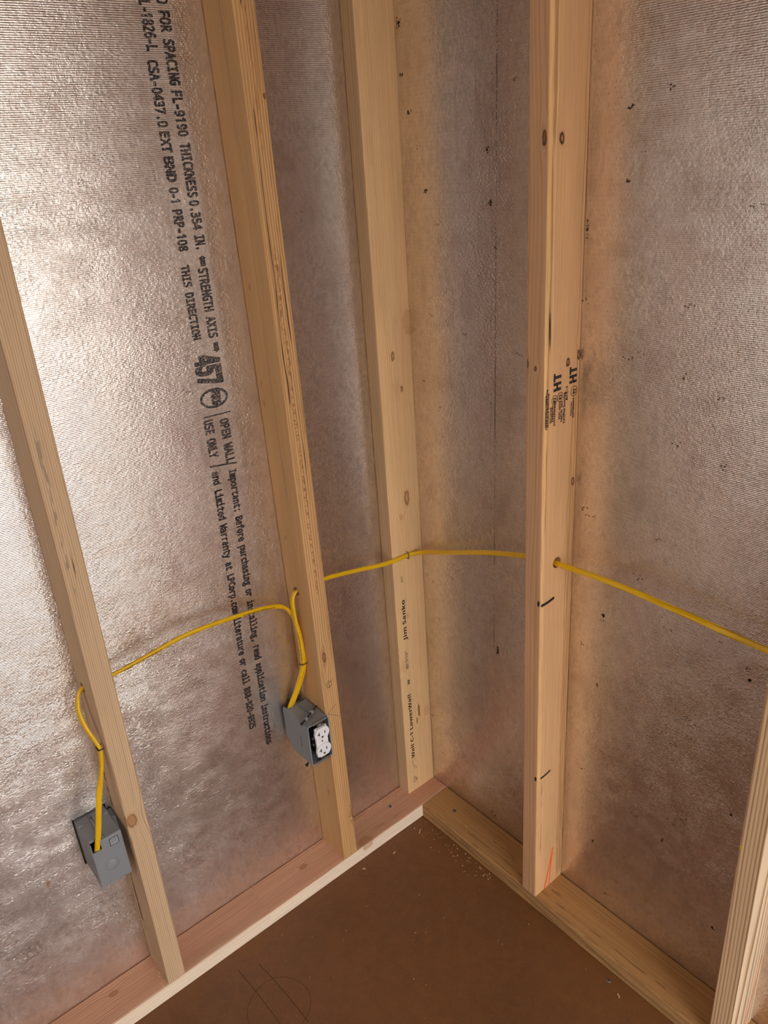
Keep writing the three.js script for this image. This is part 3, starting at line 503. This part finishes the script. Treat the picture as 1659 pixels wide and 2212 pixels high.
// the sheath with its line of small black print
{
  const N = 1024, [c, x] = canvasOf(128, N); x.fillStyle = '#e6b400'; x.fillRect(0, 0, 128, N); x.save(); x.translate(32, 20); x.rotate(Math.PI / 2); x.fillStyle = '#2b2408'; x.font = 'bold 17px sans-serif'; x.fillText('12-2 WITH GROUND  TYPE NM-B 600V  CU', 0, 5); x.restore();
  const t = canvasTex(c, true); t.wrapS = t.wrapT = THREE.RepeatWrapping; matCable.color.set(0xffffff); matCable.map = t;
  const t2 = t.clone(); t2.offset.set(0.42, 0.1); matCable2 = matCable.clone(); matCable2.map = t2;
}
const cab1 = thing('power_cable', 'yellow flat cable sagging between the two grey boxes on the left wall', 'cable');
{
  const P = [[-0.8400, 0.415, 0.0715], [-0.8387, 0.4366, 0.0735], [-0.8317, 0.4612, 0.0745], [-0.8243, 0.4874, 0.0735], [-0.8157, 0.5207, 0.0715], [-0.8066, 0.5532, 0.0700], [-0.7961, 0.5849, 0.0690], [-0.7880, 0.6166, 0.0680], [-0.7857, 0.6403, 0.0670], [-0.7890, 0.6560, 0.0620], [-0.7945, 0.6787, 0.0540], [-0.7970, 0.7023, 0.0460], [-0.7945, 0.7205, 0.0380], [-0.7868, 0.7370, 0.0330], [-0.7780, 0.7425, 0.0305], [-0.7580, 0.7437, 0.0305], [-0.7380, 0.7440, 0.0315], [-0.7212, 0.7451, 0.0340], [-0.6504, 0.7564, 0.0400], [-0.5874, 0.7659, 0.0450], [-0.5214, 0.7621, 0.0450], [-0.4498, 0.7508, 0.0400], [-0.4109, 0.7402, 0.0340], [-0.3780, 0.7261, 0.0280], [-0.3610, 0.7112, 0.0260], [-0.3511, 0.6919, 0.0270], [-0.3440, 0.662, 0.0300], [-0.3425, 0.630, 0.0340], [-0.3420, 0.598, 0.0345], [-0.3420, 0.5748, 0.0340], [-0.3470, 0.545, 0.0290], [-0.3570, 0.512, 0.0215], [-0.3680, 0.485, 0.0165], [-0.3780, 0.462, 0.0140], [-0.3800, 0.445, 0.0140]];
  const Z = [0, 0.25, 1], D = [1, 0, 0.1], Y = [0, 1, 0.4];
  const W = P.map((p, i) => (i < 6 ? [0.9, 0.1, 0.35] : i < 9 ? [0.15, 0.1, 1] : i < 13 ? [0.35, 0, 1] : i < 18 ? [0, 0.8, 0.5] : i < 24 ? [0, 0.9, 0.45] : i < 27 ? [0.2, 0.3, 1] : i < 30 ? [0, 0, 1] : [0.8, 0.2, 0.6]));
  part('sheath', flatCable(P, W), matCable, cab1);
}
const cab2 = thing('power_cable', 'yellow flat cable from the outlet box round the corner to the right edge', 'cable');
{
  const P = [[-0.3830, 0.447, 0.0155], [-0.3825, 0.466, 0.0165], [-0.3740, 0.486, 0.0195], [-0.3640, 0.510, 0.0245], [-0.3535, 0.545, 0.0310], [-0.3475, 0.5748, 0.0360], [-0.3475, 0.5981, 0.0380], [-0.3485, 0.6369, 0.0395], [-0.3510, 0.6742, 0.0385], [-0.3530, 0.7102, 0.0375], [-0.3510, 0.7380, 0.0370], [-0.3430, 0.7475, 0.0365], [-0.3300, 0.7490, 0.0365], [-0.3000, 0.7500, 0.0362], [-0.2619, 0.7483, 0.0380], [-0.1893, 0.7367, 0.0400], [-0.1150, 0.7225, 0.0412], [-0.0752, 0.7185, 0.0412], [-0.0460, 0.7179, 0.0412], [-0.0300, 0.7175, 0.0450], [-0.0180, 0.7215, 0.0620], [-0.0200, 0.7350, 0.0950], [-0.0300, 0.7530, 0.1380], [-0.0380, 0.7822, 0.2092], [-0.0420, 0.8120, 0.2909], [-0.0450, 0.8318, 0.3534], [-0.0462, 0.8440, 0.4000], [-0.0466, 0.8515, 0.4372], [-0.0468, 0.8520, 0.4617], [-0.0470, 0.8563, 0.5235], [-0.0470, 0.8586, 0.5976], [-0.0470, 0.8574, 0.6579], [-0.0470, 0.8556, 0.7223], [-0.0470, 0.8531, 0.7822], [-0.0470, 0.8519, 0.8373], [-0.0470, 0.8519, 0.8773], [-0.0470, 0.8519, 0.93], [-0.0470, 0.8560, 1.10], [-0.0470, 0.8519, 1.29], [-0.0470, 0.8519, 1.33]];
  const W = P.map((p, i) => (i < 4 ? [0.8, 0.2, 0.6] : i < 9 ? [0, 0, 1] : i < 12 ? [0.1, 0.2, 1] : i < 14 ? [0, 0.6, 0.8] : i < 16 ? [0, 1, 0.25] : i < 20 ? [0, 1, 0] : i < 26 ? [0.25, 1, 0] : i < 29 ? [0.5, 0.9, 0] : i < 31 ? [0.45, 0.9, 0] : i < 33 ? [0.8, 0.5, 0] : [0.3, 1, 0]));
  part('sheath', flatCable(P, W), matCable2, cab2);
}
// staples
const matSteel = new THREE.MeshStandardMaterial({ color: 0x8d8a86, metalness: 1, roughness: 0.38 });
const matDarkSteel = new THREE.MeshStandardMaterial({ color: 0x4a4642, metalness: 0.9, roughness: 0.5 });
function staple(label, pos, quat, w, d) { // crown of width w, legs of depth d going to -Z
  const r = 0.0011, cv = new THREE.CatmullRomCurve3([V3(-w / 2, 0, -d), V3(-w / 2, 0, -0.0012), V3(-w / 2 + 0.0012, 0, 0), V3(0, 0, 0.0002), V3(w / 2 - 0.0012, 0, 0), V3(w / 2, 0, -0.0012), V3(w / 2, 0, -d)], false, 'catmullrom', 0.2);
  const m = new THREE.Mesh(new THREE.TubeGeometry(cv, 40, r, 8), matDarkSteel); m.name = numbered('cable_staple'); tag(m, label, 'staple'); m.castShadow = m.receiveShadow = true; m.position.copy(pos); m.quaternion.copy(quat); scene.add(m); return m;
}
const bq = (x, y, z) => new THREE.Quaternion().setFromRotationMatrix(new THREE.Matrix4().makeBasis(x, y, z));
staple('dark staple over the cable on the left-hand pale stud', V3(-0.7898, 0.6403, 0.0672), bq(V3(0, -0.15, 0.989), V3(0, 0.989, 0.15), V3(-1, 0, 0)).normalize(), 0.0125, 0.010);
staple('dark staple holding two cables just above the outlet box', V3(-0.3515, 0.5748, 0.0362), bq(V3(0, 0.3, 0.954), V3(0, -0.954, 0.3).negate(), V3(-1, 0, 0)).normalize(), 0.0145, 0.0135);
staple('bright bent staple over the cable on the flat corner stud', V3(-0.0470, 0.7182, 0.0458), bq(V3(0, 1, 0), V3(-1, 0, 0), V3(0, 0, 1)), 0.0165, 0.0085).material = matSteel;

// ------------------------------------------------------------------ boxes
const matPVC = new THREE.MeshStandardMaterial({ color: 0x85878a, roughness: 0.5 });
const matPVCin = matPVC;
function openBox(x0, x1, y0, y1, z0, z1, wall, r, chamfer) { // shell open to +z, its back bottom edge cut off slanting
  const outer = new THREE.Shape(), W = x1 - x0, H = y1 - y0;
  const rr = (s, a, b, c, d, q) => { s.moveTo(a + q, b); s.lineTo(c - q, b); s.quadraticCurveTo(c, b, c, b + q); s.lineTo(c, d - q); s.quadraticCurveTo(c, d, c - q, d); s.lineTo(a + q, d); s.quadraticCurveTo(a, d, a, d - q); s.lineTo(a, b + q); s.quadraticCurveTo(a, b, a + q, b); };
  rr(outer, 0, 0, W, H, r);
  const og = new THREE.ExtrudeGeometry(outer, { depth: z1 - z0, bevelEnabled: false, curveSegments: 4 });
  const inner = new THREE.Shape(); rr(inner, wall, wall, W - wall, H - wall, r * 0.6);
  const ig = new THREE.ExtrudeGeometry(inner, { depth: z1 - z0, bevelEnabled: false, curveSegments: 4 }); ig.translate(0, 0, wall);
  const bo = new Brush(og), bi = new Brush(ig); bo.updateMatrixWorld(); bi.updateMatrixWorld();
  let b = csg.evaluate(bo, bi, SUBTRACTION);
  return { brush: b, W, H };
}
function cutBox(b, x0, x1, y0, y1, z0, z1, rotX = 0) { const g = new THREE.BoxGeometry(x1 - x0, y1 - y0, z1 - z0); g.rotateX(rotX); g.translate((x0 + x1) / 2, (y0 + y1) / 2, (z0 + z1) / 2); const h = new Brush(g); h.updateMatrixWorld(); const c = new Brush(b.geometry); c.updateMatrixWorld(); return csg.evaluate(c, h, SUBTRACTION); }

// box B with its receptacle
const boxB = thing('outlet_box', 'grey plastic electrical box open to the room, nailed to the middle stud', 'electrical box');
boxB.position.set(-0.3945, 0.368, 0.008);
{
  const W = 0.0545, H = 0.1035, Dp = 0.0933;
  let b = openBox(0, W, 0, H, 0, Dp, 0.0024, 0.004).brush;
  b = cutBox(b, -0.01, W + 0.01, -0.05, 0.012, -0.05, 0.03, -0.75); // slanted lower back edge
  b = cutBox(b, 0.004, 0.0235, H - 0.006, H + 0.01, -0.01, 0.012); b = cutBox(b, 0.031, 0.0505, H - 0.006, H + 0.01, -0.01, 0.012); // cable mouths
  b = cutBox(b, 0.0262, 0.0292, H - 0.0012, H + 0.01, 0.012, 0.076); // groove along the top
  const body = b.geometry; part('shell', body, matPVC, boxB);
  const slope = boxG(0.0005, W - 0.0005, -0.0012, 0.0012, -0.021, 0.021); slope.rotateX(0.79); slope.translate(0, 0.014, 0.0155); part('slanted_back', slope, matPVC, boxB);
  part('divider_rib', boxG(0.0238, 0.0262, H - 0.001, H + 0.003, 0.001, 0.06), matPVC, boxB);
  // nails through lugs on top and below
  const nail = (y, zc) => { const dir = V3(0.0591, 0, -0.0272).normalize(), q = new THREE.Quaternion().setFromUnitVectors(V3(0, 1, 0), dir);
    const n = part('nail', mergeGeometries([(() => { const g = new THREE.CylinderGeometry(0.0019, 0.0019, 0.062, 10); g.translate(0, 0.031, 0); return g; })(), (() => { const g = new THREE.CylinderGeometry(0.0036, 0.0036, 0.0016, 14); return g; })()]), matDarkSteel, boxB); n.quaternion.copy(q); n.position.set(-0.0035, y, zc);
    for (const f of [0.017, 0.041]) { const l = new RoundedBoxGeometry(0.0075, 0.0075, 0.0075, 2, 0.002); const m = part('nail_lug', l, matPVC, boxB); m.quaternion.copy(q); m.position.set(-0.0035, y, zc).addScaledVector(dir, f); } };
  nail(H + 0.0042, 0.079); nail(-0.0042, 0.0763);
  // moulded mark on the side
  print('moulded_mark', boxB, V3(-0.0003, 0.066, 0.058), V3(0, -1, 0), V3(0, 0, 1), 0.032, 0.008, 3600, 0x4c4d50, (x, W2, H2, k) => fitText(x, 'FNA 22.5 IN3', k, 2, 1.5, 28, 4.5, 'bold $ sans-serif'));
}
const outlet = thing('duplex_outlet', 'white duplex receptacle with T-shaped slots in the grey box', 'outlet');
outlet.position.set(-0.3633, 0.4195, 0.1018); outlet.rotation.z = 0.0;
{
  const matWhite = new THREE.MeshPhysicalMaterial({ color: 0xf1eef0, roughness: 0.3, clearcoat: 0.2 }), matSlot = new THREE.MeshStandardMaterial({ color: 0x0b0a0a, roughness: 0.8 }), matGnd = new THREE.MeshStandardMaterial({ color: 0x4c4742, roughness: 0.5, metalness: 0.6 });
  const face = () => { const s = new THREE.Shape(), R = 0.0173, h = 0.0142, a0 = Math.asin(h / R); s.absarc(0, 0, R, -a0, a0, false); s.absarc(0, 0, R, Math.PI - a0, Math.PI + a0, false); s.closePath(); const g = new THREE.ExtrudeGeometry(s, { depth: 0.0042, bevelEnabled: true, bevelThickness: 0.0009, bevelSize: 0.0009, bevelSegments: 3, curveSegments: 24 }); g.translate(0, 0, -0.0015); return g; };
  for (const sy of [0.0215, -0.0215]) {
    const f = part('receptacle_face', face(), matWhite, outlet); f.position.set(0, sy, 0.0008);
    const zt = 0.00385; const slot = (n, pts) => { const g = new THREE.ExtrudeGeometry(new THREE.Shape(pts.map((p) => new THREE.Vector2(...p))), { depth: 0.0004, bevelEnabled: false }); const m = part(n, g, n === 'ground_hole' ? matGnd : matSlot, f); m.position.z = zt - 0.0002; return m; };
    slot('neutral_slot', [[-0.0086, 0.0062], [-0.0066, 0.0062], [-0.0066, -0.0022], [-0.0086, -0.0022]]); slot('neutral_slot', [[-0.0122, 0.0030], [-0.0086, 0.0030], [-0.0086, 0.0012], [-0.0122, 0.0012]]);
    slot('hot_slot', [[0.0056, 0.0054], [0.0075, 0.0054], [0.0075, -0.0012], [0.0056, -0.0012]]);
    const arc = []; for (let i = 0; i <= 12; i++) { const a = Math.PI + i / 12 * Math.PI; arc.push([0.0026 * Math.cos(a) - 0.0003, -0.0078 + 0.0026 * Math.sin(a)]); } arc.push([0.0023, -0.0062], [-0.0029, -0.0062]); slot('ground_hole', arc);
  }
  const bodyG = new RoundedBoxGeometry(0.030, 0.074, 0.006, 3, 0.0015); bodyG.translate(0, 0, -0.0016); part('bridge', bodyG, matWhite, outlet);
  const backG = new RoundedBoxGeometry(0.030, 0.062, 0.024, 2, 0.002); backG.translate(0, 0, -0.0155); part('back_body', backG, new THREE.MeshStandardMaterial({ color: 0x2a2a2c, roughness: 0.6 }), outlet);
  for (const s of [1, -1]) { const sh = new THREE.Shape([[-0.0075, 0.036], [0.0075, 0.036], [0.0075, 0.0465], [0.0165, 0.0465], [0.0165, 0.0535], [-0.0165, 0.0535], [-0.0165, 0.0465], [-0.0075, 0.0465]].map((p) => new THREE.Vector2(...p))); const g = new THREE.ExtrudeGeometry(sh, { depth: 0.0012, bevelEnabled: false }); g.translate(0, 0, -0.0018); const m = part('mounting_strap', g, matSteel, outlet); if (s < 0) m.rotation.z = Math.PI; }
  const scr = (x, y, z, r) => { const g = new THREE.SphereGeometry(r, 14, 8, 0, Math.PI * 2, 0, Math.PI / 2); g.rotateX(Math.PI / 2); g.scale(1, 1, 0.55); const m = part('screw', g, matSteel, outlet); m.position.set(x, y, z); return m; };
  scr(0, 0.0415, -0.0005, 0.0033); scr(0, -0.0415, -0.0005, 0.0033); scr(0, 0, 0.0013, 0.0022);
  for (const y of [0.008, -0.008]) { const g = new THREE.CylinderGeometry(0.0032, 0.0032, 0.003, 12); g.rotateZ(Math.PI / 2); const m = part('terminal_screw', g, matSteel, outlet); m.position.set(-0.0162, y, -0.011); }
  print('rating_mark', outlet, V3(-0.0016, -0.0005 + 0.0028, 0.0016), V3(1, 0, 0), V3(0, 1, 0), 0.0032, 0.002, 6000, 0x8a8888, (x, W, H) => { x.fillRect(W * 0.1, H * 0.2, W * 0.8, H * 0.6); });
}
// box A, seen from behind
const boxA = thing('outlet_box', 'grey plastic electrical box seen from behind, bump on its back panel', 'electrical box');
boxA.position.set(-0.8485, 0.359, -0.006);
{
  const W = 0.0575, H = 0.1035, Dp = 0.086;
  const g0 = new RoundedBoxGeometry(W, H, Dp, 3, 0.0022); g0.translate(W / 2, H / 2, Dp / 2);
  let b = new Brush(g0); b.updateMatrixWorld();
  b = cutBox(b, 0.0024, W - 0.0024, 0.0024, H - 0.0055, -0.01, Dp - 0.0026); // hollow, open towards the outside
  b = cutBox(b, 0.0022, 0.0185, H - 0.0195, H + 0.01, Dp - 0.0125, Dp + 0.01); // cable mouth at the back top edge
  b = cutBox(b, 0.0225, 0.0290, H - 0.0035, H + 0.01, 0.012, Dp - 0.004); // channel along the top
  part('shell', b.geometry, matPVC, boxA);
  const dg = new THREE.SphereGeometry(0.0125, 28, 12, 0, Math.PI * 2, 0, Math.PI / 2); dg.rotateX(Math.PI / 2); dg.scale(1, 1, 0.3); const dm = part('moulded_bump', dg, matPVC, boxA); dm.position.set(0.0285, 0.040, Dp - 0.0003);
  const ch = new THREE.CylinderGeometry(0.0030, 0.0030, Dp - 0.018, 14); ch.rotateX(Math.PI / 2); const cm = part('screw_boss', ch, matPVC, boxA); cm.position.set(0.0258, H - 0.0012, Dp / 2 + 0.004);
  for (const [x0, x1, z0, z1] of [[0.001, 0.0105, 0.022, 0.030], [0.048, 0.0565, 0.022, 0.030]]) part('lug', boxG(x0, x1, H - 0.001, H + 0.003, z0, z1), matPVC, boxA);
  for (const [x0, x1] of [[0.013, 0.021], [0.034, 0.043]]) part('clip', boxG(x0, x1, H - 0.001, H + 0.0016, 0.023, 0.026), matPVC, boxA);
  for (const [x0, x1, h] of [[0.001, 0.0065, 0.0055], [0.0205, 0.0245, 0.005], [0.031, 0.036, 0.0038], [0.046, 0.0565, 0.002]]) part('tab', boxG(x0, x1, -h, 0.002, Dp - 0.0035, Dp - 0.0008), matPVC, boxA);
  part('stud_bracket', boxG(W - 0.001, W + 0.0095, 0.006, 0.094, 0.01, 0.034), matPVC, boxA);
  const sg = new THREE.CylinderGeometry(0.0024, 0.0024, 0.003, 12); sg.rotateX(Math.PI / 2); const sm = part('clamp_screw', sg, matSteel, boxA); sm.position.set(0.0258, H + 0.0018, 0.020);
  const lb = boxG(0.0330, 0.0500, 0.0800, 0.0975, Dp - 0.0002, Dp + 0.0006); part('raised_label', lb, new THREE.MeshStandardMaterial({ color: 0x9b9da2, roughness: 0.5 }), boxA);
  print('label_print', boxA, V3(0.0330, 0.0800, Dp + 0.0008), V3(1, 0, 0), V3(0, 1, 0), 0.017, 0.0175, 6000, 0x101114, (x, W2, H2, k) => { x.lineWidth = 1.1 * k; x.setLineDash([5 * k, 1.4 * k]); x.strokeRect(0.9 * k, 0.9 * k, W2 - 1.8 * k, H2 - 1.8 * k); x.setLineDash([]); x.globalAlpha = 0.6; fitText(x, 'CAUTION', k, 3.5, 4.5, 10, 1.8, 'bold $ sans-serif'); fitText(x, '60C WIRE', k, 3.5, 8.5, 10, 1.8, 'bold $ sans-serif'); });
}

// ------------------------------------------------------------------ screws and sawdust
function screwThing(label, x, y, z) {
  const g = thing('wood_screw', label, 'screw'); g.position.set(x, y, z);
  const h = new THREE.LatheGeometry([[0, 0.0016], [0.0022, 0.0015], [0.0040, 0.0008], [0.0046, 0.0001], [0.0046, -0.0004], [0, -0.0004]].map((p) => new THREE.Vector2(...p)), 20); part('head', h, matSteel, g);
  const r = mergeGeometries([boxG(-0.0016, 0.0016, 0.0012, 0.00175, -0.0004, 0.0004), boxG(-0.0004, 0.0004, 0.0012, 0.00175, -0.0016, 0.0016)]); part('drive_recess', r, matDarkSteel, g);
}
screwThing('small steel screw head in the pinkish left plate by the corner', -0.1523, PL + 0.0004, 0.0364);
screwThing('small steel screw head in the brown right plate by the corner', -0.0448, PL + 0.0004, 0.1601);
screwThing('lone steel screw head in the brown floor by the right plate', -0.1077, 0.0004, 0.6624);
{
  const r = rng(99), gs = [], chip = (x, y, z, s) => { const g = new THREE.BoxGeometry(s * (0.6 + r()), s * 0.35, s * (0.4 + 0.8 * r())); g.rotateY(r() * 6.3); g.rotateZ((r() - 0.5) * 0.5); g.translate(x, y + s * 0.2, z); gs.push(g); };
  const matDust = new THREE.MeshStandardMaterial({ color: 0xe6c596, roughness: 0.85 });
  const heap = (label) => { const m = new THREE.Mesh(mergeGeometries(gs.splice(0)), matDust); m.name = numbered('sawdust'); m.userData.kind = 'stuff'; tag(m, label, 'sawdust'); scene.add(m); m.castShadow = m.receiveShadow = true; };
  for (let i = 0; i < 70; i++) { const t = r(); chip(-0.0935 - 0.06 * r() * r(), 0, 0.10 + 0.24 * t, 0.0008 + 0.0016 * r()); }
  for (let i = 0; i < 50; i++) chip(-0.72 + 0.6 * r(), 0, 0.12 + 0.5 * r(), 0.0006 + 0.0010 * r());
  heap('pale sawdust crumbs scattered over the brown floor');
  for (let i = 0; i < 26; i++) chip(-0.09 - 0.35 * r(), PL + 0.0001, 0.006 + 0.05 * r() * r(), 0.0006 + 0.0013 * r());
  for (let i = 0; i < 14; i++) chip(-0.80 + 0.02 * r(), PL + 0.0001, 0.03 + 0.06 * r(), 0.001 + 0.0014 * r());
  heap('pale sawdust crumbs on the pinkish left plate');
  for (let i = 0; i < 16; i++) chip(-0.02 - 0.05 * r(), PL + 0.0001, 0.12 + 0.5 * r(), 0.0006 + 0.0011 * r());
  heap('pale sawdust crumbs on the brown right plate');
  const matShav = new THREE.MeshStandardMaterial({ color: 0xe2bd8a, roughness: 0.8, side: THREE.DoubleSide });
  const shav = (x, y, z, a, s, label) => { const cv = new THREE.CatmullRomCurve3([V3(-s, 0.0008, 0), V3(-s * 0.3, 0.0022, s * 0.5), V3(s * 0.4, 0.0010, -s * 0.2), V3(s, 0.0024, s * 0.3)]); const m2 = new THREE.Mesh(new THREE.TubeGeometry(cv, 14, 0.0008, 6), matShav); m2.name = numbered('wood_shaving'); m2.position.set(x, y, z); m2.rotation.y = a; tag(m2, label, 'wood shaving'); m2.castShadow = m2.receiveShadow = true; scene.add(m2); };
  shav(-0.131, 0, 0.122, 0.4, 0.0042, 'curled shaving on the floor in the corner angle of the plates');
  shav(-0.100, 0, 0.300, 1.2, 0.0046, 'curled shaving on the floor against the right plate');
  shav(-0.301, 0, 0.114, 2.1, 0.0040, 'small curled shaving on the floor below the outlet stud');
  shav(-0.218, 0, 0.1265, 0.1, 0.0036, 'small shaving on the floor near the middle of the left plate');
  shav(-0.121, 0, 0.694, 0.9, 0.0040, 'curled shaving on the floor beside the floor screw');
  shav(-0.118, PL, 0.022, 0.9, 0.0042, 'curled shaving on the left plate beside the corner stud');
}

renderer.render(scene, camera);
